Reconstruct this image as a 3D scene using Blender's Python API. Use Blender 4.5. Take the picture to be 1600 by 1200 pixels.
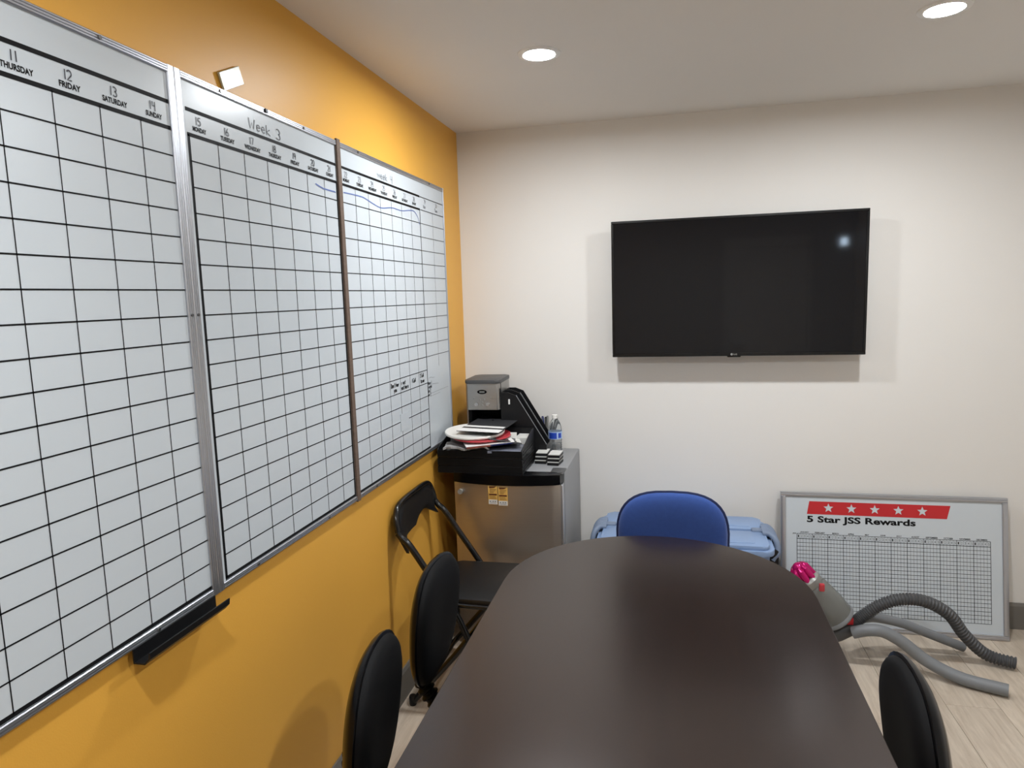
import bpy, bmesh, math, random
from mathutils import Vector, Matrix

# ------------------------------------------------------------------ scene, camera, exposure
scene = bpy.context.scene
for o in list(bpy.data.objects):
    bpy.data.objects.remove(o)
COL = scene.collection

cam_data = bpy.data.cameras.new('camera')
cam_data.sensor_width = 36.0
cam_data.lens = 24.261
cam_data.clip_start = 0.02
cam = bpy.data.objects.new('camera', cam_data)
COL.objects.link(cam)
R_ = Vector((0.9740, 0.2244, -0.0308)); D_ = Vector((-0.0022, -0.1292, -0.9916)); F_ = Vector((-0.2259, 0.9659, -0.1255))
YAW, PITCH, ROLL = 0.2297, 0.1258, 0.0311
fwd = Vector((-math.sin(YAW)*math.cos(PITCH), math.cos(YAW)*math.cos(PITCH), -math.sin(PITCH)))
right = Vector((math.cos(YAW), math.sin(YAW), 0))
down = fwd.cross(right)
r2 = math.cos(ROLL)*right + math.sin(ROLL)*down
d2 = -math.sin(ROLL)*right + math.cos(ROLL)*down
m = Matrix.Identity(4)
for i in range(3):
    m[i][0] = r2[i]; m[i][1] = -d2[i]; m[i][2] = -fwd[i]
m[0][3], m[1][3], m[2][3] = 1.067, -3.490, 1.607
cam.matrix_world = m
scene.camera = cam

world = bpy.data.worlds.new('world'); scene.world = world
world.use_nodes = True
world.node_tree.nodes['Background'].inputs[0].default_value = (0.8, 0.85, 1.0, 1)
world.node_tree.nodes['Background'].inputs[1].default_value = 0.4
scene.view_settings.view_transform = 'Standard'
scene.view_settings.look = 'None'
scene.view_settings.gamma = 1.0
scene.view_settings.use_curve_mapping = False
scene.view_settings.exposure = 0.0
LAMP_STRENGTH = 700.0
LAMP_COLOR = (0.91, 0.955, 1.0)
LAMPS = [(0.62, -1.01, 'round recessed ceiling light near the orange wall, glowing in view'),
         (1.88, -1.01, 'round recessed ceiling light above the right end of the television'),
         (0.66, -3.12, 'round recessed ceiling light behind the camera on the whiteboard side'),
         (1.88, -3.12, 'round recessed ceiling light behind the camera on the far side from the whiteboards')]

W, H, YF = 2.95, 2.44, -4.70      # room: x 0..W, y YF..0, z 0..H
PI = math.pi
rnd = random.Random(7)

# ------------------------------------------------------------------ materials
def lin(c):
    return tuple((v/12.92 if v <= 0.04045 else ((v+0.055)/1.055)**2.4) for v in (x/255.0 for x in c))

def mat(name, rgb, rough=0.5, metal=0.0, var=0.06, scale=8.0, bump=0.0, bscale=200.0, spec=0.5,
        emit=None, trans=0.0, ior=1.45, coat=0.0, stretch=None, aniso=0.0, sheen=0.0):
    M = bpy.data.materials.new(name); M.use_nodes = True
    nt = M.node_tree; p = nt.nodes['Principled BSDF']
    c = lin(rgb)
    tc = nt.nodes.new('ShaderNodeTexCoord')
    src = tc.outputs['Object']
    if stretch:
        mp = nt.nodes.new('ShaderNodeMapping'); mp.inputs['Scale'].default_value = stretch
        nt.links.new(src, mp.inputs['Vector']); src = mp.outputs['Vector']
    if var:
        n = nt.nodes.new('ShaderNodeTexNoise'); n.inputs['Scale'].default_value = scale; n.inputs['Detail'].default_value = 4
        nt.links.new(src, n.inputs['Vector'])
        mx = nt.nodes.new('ShaderNodeMix'); mx.data_type = 'RGBA'
        mx.inputs['A'].default_value = (*[v*(1-var) for v in c], 1)
        mx.inputs['B'].default_value = (*[min(1, v*(1+var)) for v in c], 1)
        nt.links.new(n.outputs['Fac'], mx.inputs['Factor'])
        nt.links.new(mx.outputs['Result'], p.inputs['Base Color'])
    else:
        p.inputs['Base Color'].default_value = (*c, 1)
    p.inputs['Roughness'].default_value = rough
    p.inputs['Metallic'].default_value = metal
    p.inputs['Specular IOR Level'].default_value = spec
    p.inputs['IOR'].default_value = ior
    p.inputs['Transmission Weight'].default_value = trans
    p.inputs['Coat Weight'].default_value = coat
    p.inputs['Sheen Weight'].default_value = sheen
    if aniso: p.inputs['Anisotropic'].default_value = aniso
    if bump:
        nb = nt.nodes.new('ShaderNodeTexNoise'); nb.inputs['Scale'].default_value = bscale; nb.inputs['Detail'].default_value = 3
        nt.links.new(src, nb.inputs['Vector'])
        b = nt.nodes.new('ShaderNodeBump'); b.inputs['Strength'].default_value = bump; b.inputs['Distance'].default_value = 0.002
        nt.links.new(nb.outputs['Fac'], b.inputs['Height']); nt.links.new(b.outputs['Normal'], p.inputs['Normal'])
    if emit:
        p.inputs['Emission Color'].default_value = (*emit[0], 1)
        p.inputs['Emission Strength'].default_value = emit[1]
    return M

def wood_mat(name, ca, cb, rough, stretch, scale=6.0, spec=0.5, rand=0.0, bump=0.05):
    M = bpy.data.materials.new(name); M.use_nodes = True
    nt = M.node_tree; p = nt.nodes['Principled BSDF']
    tc = nt.nodes.new('ShaderNodeTexCoord')
    info = nt.nodes.new('ShaderNodeObjectInfo')
    add = nt.nodes.new('ShaderNodeVectorMath'); add.operation = 'ADD'
    mul = nt.nodes.new('ShaderNodeMath'); mul.operation = 'MULTIPLY'; mul.inputs[1].default_value = 37.0
    nt.links.new(info.outputs['Random'], mul.inputs[0])
    nt.links.new(tc.outputs['Object'], add.inputs[0]); nt.links.new(mul.outputs[0], add.inputs[1])
    mp = nt.nodes.new('ShaderNodeMapping'); mp.inputs['Scale'].default_value = stretch
    nt.links.new(add.outputs[0], mp.inputs['Vector'])
    n = nt.nodes.new('ShaderNodeTexNoise'); n.inputs['Scale'].default_value = scale
    n.inputs['Detail'].default_value = 8; n.inputs['Roughness'].default_value = 0.65; n.inputs['Distortion'].default_value = 0.6
    nt.links.new(mp.outputs[0], n.inputs['Vector'])
    rp = nt.nodes.new('ShaderNodeValToRGB')
    rp.color_ramp.elements[0].position = 0.3; rp.color_ramp.elements[0].color = (*lin(ca), 1)
    rp.color_ramp.elements[1].position = 0.7; rp.color_ramp.elements[1].color = (*lin(cb), 1)
    nt.links.new(n.outputs['Fac'], rp.inputs['Fac'])
    hsv = nt.nodes.new('ShaderNodeHueSaturation')
    mr = nt.nodes.new('ShaderNodeMapRange'); mr.inputs['To Min'].default_value = 1-rand; mr.inputs['To Max'].default_value = 1+rand
    nt.links.new(info.outputs['Random'], mr.inputs['Value']); nt.links.new(mr.outputs[0], hsv.inputs['Value'])
    nt.links.new(rp.outputs[0], hsv.inputs['Color']); nt.links.new(hsv.outputs[0], p.inputs['Base Color'])
    b = nt.nodes.new('ShaderNodeBump'); b.inputs['Strength'].default_value = bump; b.inputs['Distance'].default_value = 0.001
    nt.links.new(n.outputs['Fac'], b.inputs['Height']); nt.links.new(b.outputs['Normal'], p.inputs['Normal'])
    p.inputs['Roughness'].default_value = rough; p.inputs['Specular IOR Level'].default_value = spec
    return M

M = {}
M['orange'] = mat('orange_paint', (226, 168, 70), 0.42, var=0.02, scale=2, bump=0.12, bscale=260, spec=0.4)
M['white_wall'] = mat('white_wall_paint', (226, 222, 216), 0.6, var=0.012, scale=2, bump=0.12, bscale=260)
M['ceiling'] = mat('ceiling_paint', (230, 226, 220), 0.8, var=0.012, scale=2, bump=0.08, bscale=300)
M['grey_base'] = mat('grey_vinyl_baseboard', (110, 106, 100), 0.35, var=0.05, scale=6)
M['subfloor'] = mat('subfloor', (120, 105, 90), 0.8)
M['plank'] = wood_mat('oak_laminate', (172, 156, 138), (206, 192, 174), 0.42, (9, 0.9, 9), 5.0, rand=0.06)
M['rear_wall'] = mat('rear_wall_paint', (196, 193, 188), 0.6, var=0.02, scale=2)
M['door_white'] = mat('door_paint', (225, 222, 216), 0.45, var=0.02)
M['table'] = wood_mat('espresso_laminate', (27, 18, 15), (37, 26, 22), 0.24, (10, 0.7, 10), 5.0, spec=0.8, bump=0.03)
M['table'].node_tree.nodes['Principled BSDF'].inputs['Specular Tint'].default_value = (1.0, 0.90, 0.86, 1)
M['table_edge'] = mat('espresso_edge_band', (30, 23, 20), 0.4, var=0.08)
M['board'] = mat('white_enamel', (197, 203, 207), 0.28, var=0.012, scale=3, spec=0.4)
M['alu'] = mat('brushed_aluminium', (190, 192, 198), 0.34, 0.95, var=0.03, scale=10, stretch=(40, 2, 2))
M['screw'] = mat('zinc_screw', (120, 120, 120), 0.35, 0.9, var=0.1)
M['ink'] = mat('black_print', (14, 14, 16), 0.6, var=0.04, spec=0.2)
M['marker'] = mat('black_marker', (52, 52, 58), 0.45, var=0.2, scale=60)
M['marker_faint'] = mat('worn_black_marker', (128, 130, 136), 0.5, var=0.2, scale=60)
M['marker_blue'] = mat('blue_marker', (92, 112, 168), 0.5, var=0.25, scale=40)
M['strip'] = mat('brown_edge_strip', (104, 86, 74), 0.55, var=0.25, scale=30, stretch=(1, 1, 4))
M['blackplastic'] = mat('black_plastic', (17, 17, 19), 0.42, var=0.1, spec=0.4)
M['blackgloss'] = mat('black_gloss_plastic', (10, 10, 12), 0.24, var=0.05, spec=0.2)
M['matteblack'] = mat('matte_black_plastic', (13, 13, 14), 0.6, var=0.08, spec=0.2)
M['blackfabric'] = mat('black_upholstery', (9, 9, 11), 0.65, var=0.12, scale=60, bump=0.3, bscale=900, spec=0.2)
M['blackvinyl'] = mat('black_vinyl', (20, 21, 23), 0.42, var=0.1, scale=20, bump=0.2, bscale=500)
M['bellows'] = mat('black_rubber_bellows', (15, 15, 16), 0.5, var=0.1, spec=0.2)
M['bluefabric'] = mat('blue_upholstery', (44, 76, 146), 0.85, var=0.14, scale=70, bump=0.5, bscale=800, sheen=0.25)
M['blueshell'] = mat('dark_blue_edging', (26, 40, 82), 0.5, var=0.1)
M['blacksteel'] = mat('black_enamelled_steel', (16, 16, 17), 0.2, var=0.06, spec=0.6)
M['screen'] = mat('television_glass', (20, 20, 22), 0.05, var=0.03, spec=0.4)
M['bezel'] = mat('television_bezel', (12, 12, 13), 0.25, var=0.05)
M['steel'] = mat('brushed_stainless', (190, 181, 170), 0.40, 0.9, var=0.05, scale=3, stretch=(1, 1, 60), bump=0.03, aniso=0.4)
M['steel2'] = mat('coffee_maker_steel', (170, 168, 165), 0.34, 0.9, var=0.06, scale=6, stretch=(2, 2, 50))
M['greycab'] = mat('grey_enamel_cabinet', (140, 140, 141), 0.45, var=0.03)
M['chrome'] = mat('chrome', (210, 210, 210), 0.15, 1.0, var=0.03)
M['greyplastic'] = mat('grey_plastic', (120, 122, 124), 0.45, var=0.08)
M['silverplastic'] = mat('silver_plastic', (150, 150, 146), 0.3, 0.3, var=0.1, scale=12)
M['darkgrey'] = mat('dark_grey_plastic', (74, 74, 75), 0.45, var=0.1)
M['tote'] = mat('blue_grey_polypropylene', (132, 155, 190), 0.4, var=0.08, scale=10, bump=0.1, bscale=120)
M['toteh'] = mat('grey_blue_handle', (116, 130, 152), 0.4, var=0.1)
M['paper'] = mat('white_paper', (226, 224, 220), 0.7, var=0.03)
M['card_white'] = mat('white_card', (214, 212, 206), 0.55, var=0.06, scale=40)
M['newsprint'] = mat('newsprint', (150, 147, 144), 0.8, var=0.35, scale=60)
M['mag_blue'] = mat('glossy_blue_print', (40, 46, 96), 0.25, var=0.5, scale=14)
M['mag_red'] = mat('glossy_red_brown_print', (128, 72, 60), 0.3, var=0.6, scale=50)
M['mag_grey'] = mat('glossy_grey_print', (120, 122, 134), 0.25, var=0.9, scale=26)
M['charcoal'] = mat('charcoal_card', (52, 52, 54), 0.4, var=0.15, scale=20)
M['red_plastic'] = mat('red_plastic', (186, 58, 66), 0.35, var=0.1)
M['white_plastic'] = mat('white_plastic', (232, 229, 222), 0.35, var=0.03)
M['yellow_card'] = mat('yellow_price_card', (222, 176, 92), 0.5, var=0.15, scale=60)
M['brown_print'] = mat('dark_brown_print', (92, 48, 26), 0.5, var=0.15)
M['red_print'] = mat('red_print', (190, 38, 44), 0.35, var=0.05)
M['grey_print'] = mat('grey_print', (92, 92, 96), 0.4, var=0.05)
M['pet'] = mat('clear_pet_plastic', (240, 244, 246), 0.06, var=0.01, trans=0.92, ior=1.05, spec=0.5)
M['label_blue'] = mat('blue_bottle_label', (34, 66, 168), 0.35, var=0.1, scale=30)
M['label_pale'] = mat('pale_blue_label', (176, 200, 232), 0.35, var=0.1, scale=30)
M['magenta'] = mat('magenta_metallic_plastic', (190, 20, 104), 0.22, 0.4, var=0.25, scale=20)
M['binclear'] = mat('smoky_clear_bin', (168, 168, 162), 0.15, var=0.1, scale=6, trans=0.6, ior=1.15)
M['photo_card'] = mat('iridescent_photo_print', (186, 184, 160), 0.25, var=0.35, scale=40)
M['olive'] = mat('olive_print', (136, 146, 128), 0.3, var=0.4, scale=60)
M['lamp_trim'] = mat('white_lamp_trim', (236, 234, 230), 0.4, var=0.01)
M['diffuser'] = mat('lit_diffuser', (255, 250, 240), 0.5, var=0, emit=(LAMP_COLOR, LAMP_STRENGTH))

M['window_glow'] = mat('daylit_window_pane', (255, 255, 255), 0.5, var=0, emit=((0.62, 0.80, 1.0), 22.0))

# ------------------------------------------------------------------ mesh builder
class B:
    def __init__(s): s.bm = bmesh.new()
    def box(s, x0, x1, y0, y1, z0, z1, bev=0.0, seg=2):
        g = bmesh.ops.create_cube(s.bm, size=1.0)
        vs = g['verts']
        for v in vs:
            v.co = Vector((x0 + (v.co.x+.5)*(x1-x0), y0 + (v.co.y+.5)*(y1-y0), z0 + (v.co.z+.5)*(z1-z0)))
        if bev:
            es = list({e for v in vs for e in v.link_edges})
            bmesh.ops.bevel(s.bm, geom=es, offset=bev, segments=seg, profile=0.5, affect='EDGES')
        return s
    def prism(s, pts, axis, a, b, bev=0.0):
        """2D outline pts extruded along axis ('x': pts are (y,z); 'y': (x,z); 'z': (x,y))"""
        def P(p, t):
            return {'x': (t, p[0], p[1]), 'y': (p[0], t, p[1]), 'z': (p[0], p[1], t)}[axis]
        A = [s.bm.verts.new(P(p, a)) for p in pts]; C = [s.bm.verts.new(P(p, b)) for p in pts]
        n = len(pts); fs = [s.bm.faces.new(A), s.bm.faces.new(C)]
        for i in range(n):
            fs.append(s.bm.faces.new((A[i], A[(i+1) % n], C[(i+1) % n], C[i])))
        if bev:
            es = list({e for f in fs[:2] for e in f.edges})
            bmesh.ops.bevel(s.bm, geom=es, offset=bev, segments=2, profile=0.5, affect='EDGES')
        return s
    def tube(s, pts, r, seg=10, cap=True):
        pts = [Vector(p) for p in pts]; n = len(pts)
        rs = r if isinstance(r, (list, tuple)) else [r]*n
        T = []
        for i in range(n):
            t = (pts[min(i+1, n-1)] - pts[max(i-1, 0)]); T.append(t.normalized())
        up = Vector((0, 0, 1)) if abs(T[0].z) < 0.9 else Vector((1, 0, 0))
        u = T[0].cross(up).normalized()
        rings = []
        for i in range(n):
            u = (u - T[i]*u.dot(T[i])).normalized(); v = T[i].cross(u)
            rings.append([s.bm.verts.new(pts[i] + (u*math.cos(2*PI*k/seg) + v*math.sin(2*PI*k/seg))*rs[i]) for k in range(seg)])
        for i in range(n-1):
            for k in range(seg):
                s.bm.faces.new((rings[i][k], rings[i][(k+1) % seg], rings[i+1][(k+1) % seg], rings[i+1][k]))
        if cap:
            s.bm.faces.new(list(reversed(rings[0]))); s.bm.faces.new(rings[-1])
        return s
    def cyl(s, p0, p1, r0, r1=None, seg=20):
        return s.tube([p0, p1], [r0, r0 if r1 is None else r1], seg)
    def lathe(s, prof, c=(0, 0, 0), seg=28, sx=1.0, sy=1.0):
        rings = []
        for (r, z) in prof:
            rings.append([s.bm.verts.new((c[0]+sx*r*math.cos(2*PI*k/seg), c[1]+sy*r*math.sin(2*PI*k/seg), c[2]+z)) for k in range(seg)])
        for i in range(len(prof)-1):
            for k in range(seg):
                s.bm.faces.new((rings[i][k], rings[i][(k+1) % seg], rings[i+1][(k+1) % seg], rings[i+1][k]))
        s.bm.faces.new(list(reversed(rings[0]))); s.bm.faces.new(rings[-1])
        return s
    def ball(s, c, r, u=16, v=10, sc=(1, 1, 1)):
        g = bmesh.ops.create_uvsphere(s.bm, u_segments=u, v_segments=v, radius=r)
        for w in g['verts']:
            w.co = Vector((w.co.x*sc[0]+c[0], w.co.y*sc[1]+c[1], w.co.z*sc[2]+c[2]))
        return s
    def quad(s, a, b, c, d):
        s.bm.faces.new([s.bm.verts.new(p) for p in (a, b, c, d)]); return s
    def poly(s, pts):
        s.bm.faces.new([s.bm.verts.new(p) for p in pts]); return s
    def pad(s, w, h, tf, tb, taper=0.4, ch=0.02, cv=0.0, n=2.5, N=44, c=(0, 0, 0), tilt=0.0, grow=0.0):
        """upholstered pad facing +x: y side, z up"""
        R = [0.0, 0.3, 0.55, 0.75, 0.88, 0.95, 0.985, 1.0]
        def surf(r, t, side):
            cc, ss = math.cos(t), math.sin(t)
            y = math.copysign(abs(cc)**(2/n), cc)*(w/2+grow)*r
            z = math.copysign(abs(ss)**(2/n), ss)*(h/2+grow)*r
            y *= 1 - taper*(0.5 - z/h)
            x = ch*(2*y/w)**2 + cv*(2*z/h)**2
            th = math.sqrt(max(0, 1-r**5))
            x += (tf if side > 0 else -tb)*th
            X = x*math.cos(tilt) - z*math.sin(tilt); Z = x*math.sin(tilt) + z*math.cos(tilt)
            return (c[0]+X, c[1]+y, c[2]+Z)
        edge = [s.bm.verts.new(surf(1.0, 2*PI*k/N, 1)) for k in range(N)]
        for side in (1, -1):
            ctr = s.bm.verts.new(surf(0, 0, side)); prev = None
            for r in R[1:]:
                ring = edge if r == 1.0 else [s.bm.verts.new(surf(r, 2*PI*k/N, side)) for k in range(N)]
                for k in range(N):
                    k2 = (k+1) % N
                    f = (ctr, ring[k], ring[k2]) if prev is None else (prev[k], ring[k], ring[k2], prev[k2])
                    s.bm.faces.new(f if side > 0 else tuple(reversed(f)))
                prev = ring
        return s
    def xform(s, M4):
        s.bm.transform(M4); return s
    def obj(s, name, m_, parent=None, smooth=True, loc=None, rot=None, kind=None, label=None):
        bmesh.ops.recalc_face_normals(s.bm, faces=s.bm.faces)
        me = bpy.data.meshes.new(name); s.bm.to_mesh(me); s.bm.free()
        me.materials.append(m_)
        if smooth:
            for p in me.polygons: p.use_smooth = True
            me.set_sharp_from_angle(angle=math.radians(38))
        o = bpy.data.objects.new(name, me); COL.objects.link(o)
        if parent: o.parent = parent
        if loc: o.location = loc
        if rot: o.rotation_euler = rot
        if kind: o['kind'] = kind
        if label: o['label'] = label
        return o

def tag(o, label, cat, group=None):
    o['label'] = label; o['category'] = cat
    if group: o['group'] = group
    return o
def thing(name, label, cat, loc=(0, 0, 0), rotz=0.0, group=None, rot=None):
    o = bpy.data.objects.new(name, None); COL.objects.link(o)
    o.empty_display_size = 0.1
    o.location = loc; o.rotation_euler = rot if rot else (0, 0, rotz)
    return tag(o, label, cat, group)
def struct(b, name, m_, parent=None, smooth=False):
    o = b.obj(name, m_, parent, smooth)
    if not parent: o['kind'] = 'structure'
    return o
def dup(root, loc, rotz, label):
    """copy a thing with its parts and sub-parts (shared meshes)"""
    r = root.copy(); COL.objects.link(r); r.location = loc; r.rotation_euler = (0, 0, rotz); r['label'] = label
    for ch in list(root.children):
        c = ch.copy(); COL.objects.link(c); c.parent = r
        for g in list(ch.children):
            d = g.copy(); COL.objects.link(d); d.parent = c
    return r
def spline(P, n=8):
    P = [Vector(p) for p in P]; out = []
    Q = [P[0]*2-P[1]] + P + [P[-1]*2-P[-2]]
    for i in range(1, len(Q)-2):
        for k in range(n):
            t = k/n
            out.append(0.5*((2*Q[i]) + (Q[i+1]-Q[i-1])*t + (2*Q[i-1]-5*Q[i]+4*Q[i+1]-Q[i+2])*t*t + (3*Q[i]-Q[i-1]-3*Q[i+1]+Q[i+2])*t**3))
    out.append(P[-1]); return out

# ------------------------------------------------------------------ lettering
_tc = {}
def text_geo(s, bold):
    key = (s, bold)
    if key not in _tc:
        cu = bpy.data.curves.new('lettering', 'FONT'); cu.body = s; cu.size = 1.0
        cu.resolution_u = 3; cu.offset = bold
        to = bpy.data.objects.new('lettering', cu); COL.objects.link(to)
        dg = bpy.context.evaluated_depsgraph_get()
        me = bpy.data.meshes.new_from_object(to.evaluated_get(dg))
        vs = [(v.co.x, v.co.y) for v in me.vertices]; fs = [tuple(p.vertices) for p in me.polygons]
        bpy.data.objects.remove(to); bpy.data.curves.remove(cu); bpy.data.meshes.remove(me)
        x0 = min(v[0] for v in vs); x1 = max(v[0] for v in vs); y0 = min(v[1] for v in vs); y1 = max(v[1] for v in vs)
        _tc[key] = ([((x-x0)/(x1-x0), (y-y0)/(y1-y0)) for x, y in vs], fs)
    return _tc[key]
def put_text(b, s, f, x0, x1, y0, y1, bold=0.0):
    """fill the box x0..x1, y0..y1 of the plane map f(u,v) with the words s"""
    vs, fs = text_geo(s, bold)
    V = [b.bm.verts.new(f(x0+u*(x1-x0), y0+v*(y1-y0))) for u, v in vs]
    for p in fs:
        try: b.bm.faces.new([V[i] for i in p])
        except ValueError: pass
def rect(b, f, x0, x1, y0, y1):
    b.quad(f(x0, y0), f(x1, y0), f(x1, y1), f(x0, y1))
def stroke(b, f, pts, w):
    """flat marker stroke along 2D points"""
    P = [Vector((p[0], p[1])) for p in pts]; L = []; Rr = []
    for i, p in enumerate(P):
        t = (P[min(i+1, len(P)-1)]-P[max(i-1, 0)]); t = t.normalized() if t.length else Vector((1, 0))
        n = Vector((-t.y, t.x))*w/2
        L.append(b.bm.verts.new(f(*(p+n)))); Rr.append(b.bm.verts.new(f(*(p-n))))
    for i in range(len(P)-1):
        b.bm.faces.new((L[i], Rr[i], Rr[i+1], L[i+1]))
def arc(cx, cy, rx, ry, a0, a1, n=10):
    return [(cx+rx*math.cos(math.radians(a0+(a1-a0)*i/n)), cy+ry*math.sin(math.radians(a0+(a1-a0)*i/n))) for i in range(n+1)]
HAND = {  # single-stroke handwriting in a unit box
 '0': [arc(.3, .5, .28, .5, 90, 450, 14)], '1': [[(.3, 1), (.28, 0)]],
 '2': [arc(.3, .72, .27, .28, 160, -40, 8) + [(.05, 0), (.6, .03)]],
 '3': [arc(.28, .75, .26, .25, 140, -80, 8) + arc(.28, .26, .3, .27, 80, -150, 9)],
 '4': [[(.1, 1), (.08, .5), (.55, .52)], [(.52, 1), (.48, -.1)]],
 '5': [[(.55, 1), (.15, .97), (.12, .6)] + arc(.28, .32, .28, .32, 115, -140, 10)],
 '6': [[(.42, 1), (.15, .55)] + arc(.3, .26, .26, .26, 150, 510, 12)],
 '7': [[(.05, .95), (.58, 1), (.3, 0)]],
 '8': [arc(.3, .74, .22, .25, 270, 630, 12), arc(.3, .25, .28, .25, 90, 450, 12)],
 '9': [arc(.28, .72, .24, .26, 20, 380, 12) + [(.45, 0)]],
 'W': [[(0, 1), (.12, 0), (.36, .6), (.55, .02), (.78, 1)]],
 'w': [[(0, .6), (.12, 0), (.3, .5), (.45, 0), (.62, .62)]],
 'e': [[(.05, .32), (.48, .36)] + arc(.27, .32, .22, .3, 10, 320, 10)],
 'k': [[(.08, 1), (.06, 0)], [(.5, .6), (.08, .3), (.55, 0)]],
 'D': [[(.08, 1), (.06, 0)], [(0, .98)] + arc(.1, .5, .48, .5, 85, -85, 8) + [(0, .02)]],
 'o': [arc(.26, .3, .24, .3, 90, 450, 10)], 'n': [[(.05, .6), (.05, 0)], [(.05, .4)] + arc(.25, .38, .2, .22, 150, 0, 6) + [(.46, 0)]],
 'm': [[(.05, .6), (.05, 0)], [(.05, .4), (.2, .6), (.28, 0)], [(.28, .4), (.45, .6), (.52, 0)]],
 't': [[(.25, .95), (.22, .05), (.4, .02)], [(.02, .62), (.48, .64)]], "'": [[(.1, 1), (.06, .8)]],
 'h': [[(.06, 1), (.05, 0)], [(.05, .4)] + arc(.25, .36, .2, .24, 150, 0, 6) + [(.46, 0)]],
 'a': [arc(.24, .28, .22, .28, 20, 380, 10), [(.46, .58), (.48, 0)]], 'v': [[(0, .6), (.2, 0), (.42, .62)]],
 'y': [[(.02, .6), (.22, .1)], [(.46, .62), (.1, -.4)]], 'u': [[(.04, .6), (.06, .1), (.25, 0), (.42, .2), (.44, .6)], [(.44, .3), (.5, 0)]],
 'r': [[(.06, .6), (.06, 0)], [(.06, .38), (.2, .58), (.38, .55)]], 'C': [arc(.34, .5, .32, .5, 50, 310, 10)],
 'd': [arc(.24, .28, .22, .28, 20, 380, 10), [(.46, 1), (.48, 0)]], 'l': [[(.1, 1), (.1, 0)]], 'T': [[(0, .98), (.6, 1)], [(.3, .98), (.28, 0)]], 's': [[(.4, .56), (.12, .52), (.1, .35), (.38, .25), (.34, .03), (.04, .05)]],
 'M': [[(0, 0), (.08, 1), (.3, .3), (.55, 1), (.62, 0)]], 'i': [[(.08, .58), (.08, 0)], [(.08, .85), (.09, .8)]], ' ': [],
}
ADV = {'1': .52, 'W': .95, 'w': .75, 'm': .68, 'M': .8, 'l': .24, 'i': .24, "'": .2, ' ': .4, 't': .55, 'T': .68, 'C': .72, 'D': .7}
def hand(b, s, f, x, y, h, w, sx=1.0, slope=0.0):
    for ch in s:
        for st in HAND[ch]:
            pts = [(x+p[0]*h*sx, y+p[1]*h) for p in st]
            pts = [(p[0]+0.03*h*math.sin(9*p[1]/h+x*90), p[1]) for p in pts]
            stroke(b, f, pts, w)
        x += ADV.get(ch, .66)*h*sx; y += slope*h
    return x

# ------------------------------------------------------------------ room shell
floor = struct(B().box(0, W, YF, 0, -0.10, -0.012), 'floor', M['subfloor'])
pm = None; PW, PL = 0.19, 1.22
ix = 0; x = 0.0
plank_meshes = {}
while x < W-0.001:
    x1 = min(x+PW, W); y = YF - ((ix*0.43) % 1.0)*PL
    while y < -0.001:
        ya, yb = max(y, YF), min(y+PL, 0.0)
        if yb-ya > 0.02:
            key = (round(x1-x, 3), round(yb-ya, 3))
            if key not in plank_meshes:
                o = B().box(0.0006, key[0]-0.0006, 0.0006, key[1]-0.0006, -0.012, 0, 0.0008, 1).obj('plank', M['plank'], floor, False, loc=(x, ya, 0))
                plank_meshes[key] = o.data
            else:
                o = bpy.data.objects.new('plank', plank_meshes[key]); COL.objects.link(o); o.parent = floor; o.location = (x, ya, 0)
        y += PL
    x += PW; ix += 1
struct(B().box(-0.1, 0, YF-0.1, 0.1, -0.1, H+0.1), 'wall_left', M['orange'])
struct(B().box(0, W, 0, 0.1, -0.1, H+0.1), 'wall_back', M['white_wall'])
struct(B().box(W, W+0.1, YF-0.1, 0.1, -0.1, H+0.1), 'wall_right', M['white_wall'])
# rear wall behind the camera, with a white door
wb = B()
wb.box(0, 1.62, YF-0.1, YF, -0.1, H+0.1)
wb.box(1.62, W, YF-0.1, YF, 2.16, H+0.1)
wb.box(2.52, 2.76, YF-0.1, YF, -0.1, 2.16); wb.box(2.90, W, YF-0.1, YF, -0.1, 2.16); wb.box(2.76, 2.90, YF-0.1, YF, -0.1, 2.00)
struct(wb, 'wall_front', M['rear_wall'])
dr = struct(B().box(1.66, 2.48, YF-0.06, YF-0.02, 0.0, 2.05, 0.003), 'door_1', M['door_white'])
B().box(1.62, 1.66, YF-0.1, YF+0.012, 0, 2.09).box(2.48, 2.52, YF-0.1, YF+0.012, 0, 2.09).box(1.62, 2.52, YF-0.1, YF+0.012, 2.05, 2.16).obj('door_frame', M['door_white'], dr, False)
B().cyl((1.73, YF-0.02, 1.0), (1.73, YF+0.04, 1.0), 0.012).cyl((1.73, YF+0.035, 1.0), (1.84, YF+0.035, 1.0), 0.009).obj('handle', M['chrome'], dr)
wn = struct(B().box(2.785, 2.885, YF-0.06, YF-0.05, 2.02, 2.13), 'window_1', M['window_glow'])
for a in ((2.76, 2.795, 2.00, 2.16), (2.87, 2.90, 2.00, 2.16), (2.795, 2.87, 2.00, 2.035), (2.795, 2.87, 2.115, 2.16)):
    B().box(a[0], a[1], YF-0.05, YF+0.006, a[2], a[3]).obj('window_frame', M['door_white'], wn, False)
struct(B().box(-0.1, W+0.1, YF-0.1, 0.1, H, H+0.12), 'ceiling', M['ceiling'])
struct(B().prism([(0, 0), (0.012, 0), (0.012, 0.112), (0.006, 0.125), (0, 0.125)], 'y', YF, 0.0), 'baseboard_left', M['grey_base'])
struct(B().prism([(0, 0), (-0.012, 0), (-0.012, 0.112), (-0.006, 0.125), (0, 0.125)], 'x', 0.012, W), 'baseboard_back', M['grey_base'])
struct(B().prism([(W, 0), (W-0.012, 0), (W-0.012, 0.112), (W-0.006, 0.125), (W, 0.125)], 'y', YF, -0.012), 'baseboard_right', M['grey_base'])

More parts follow.
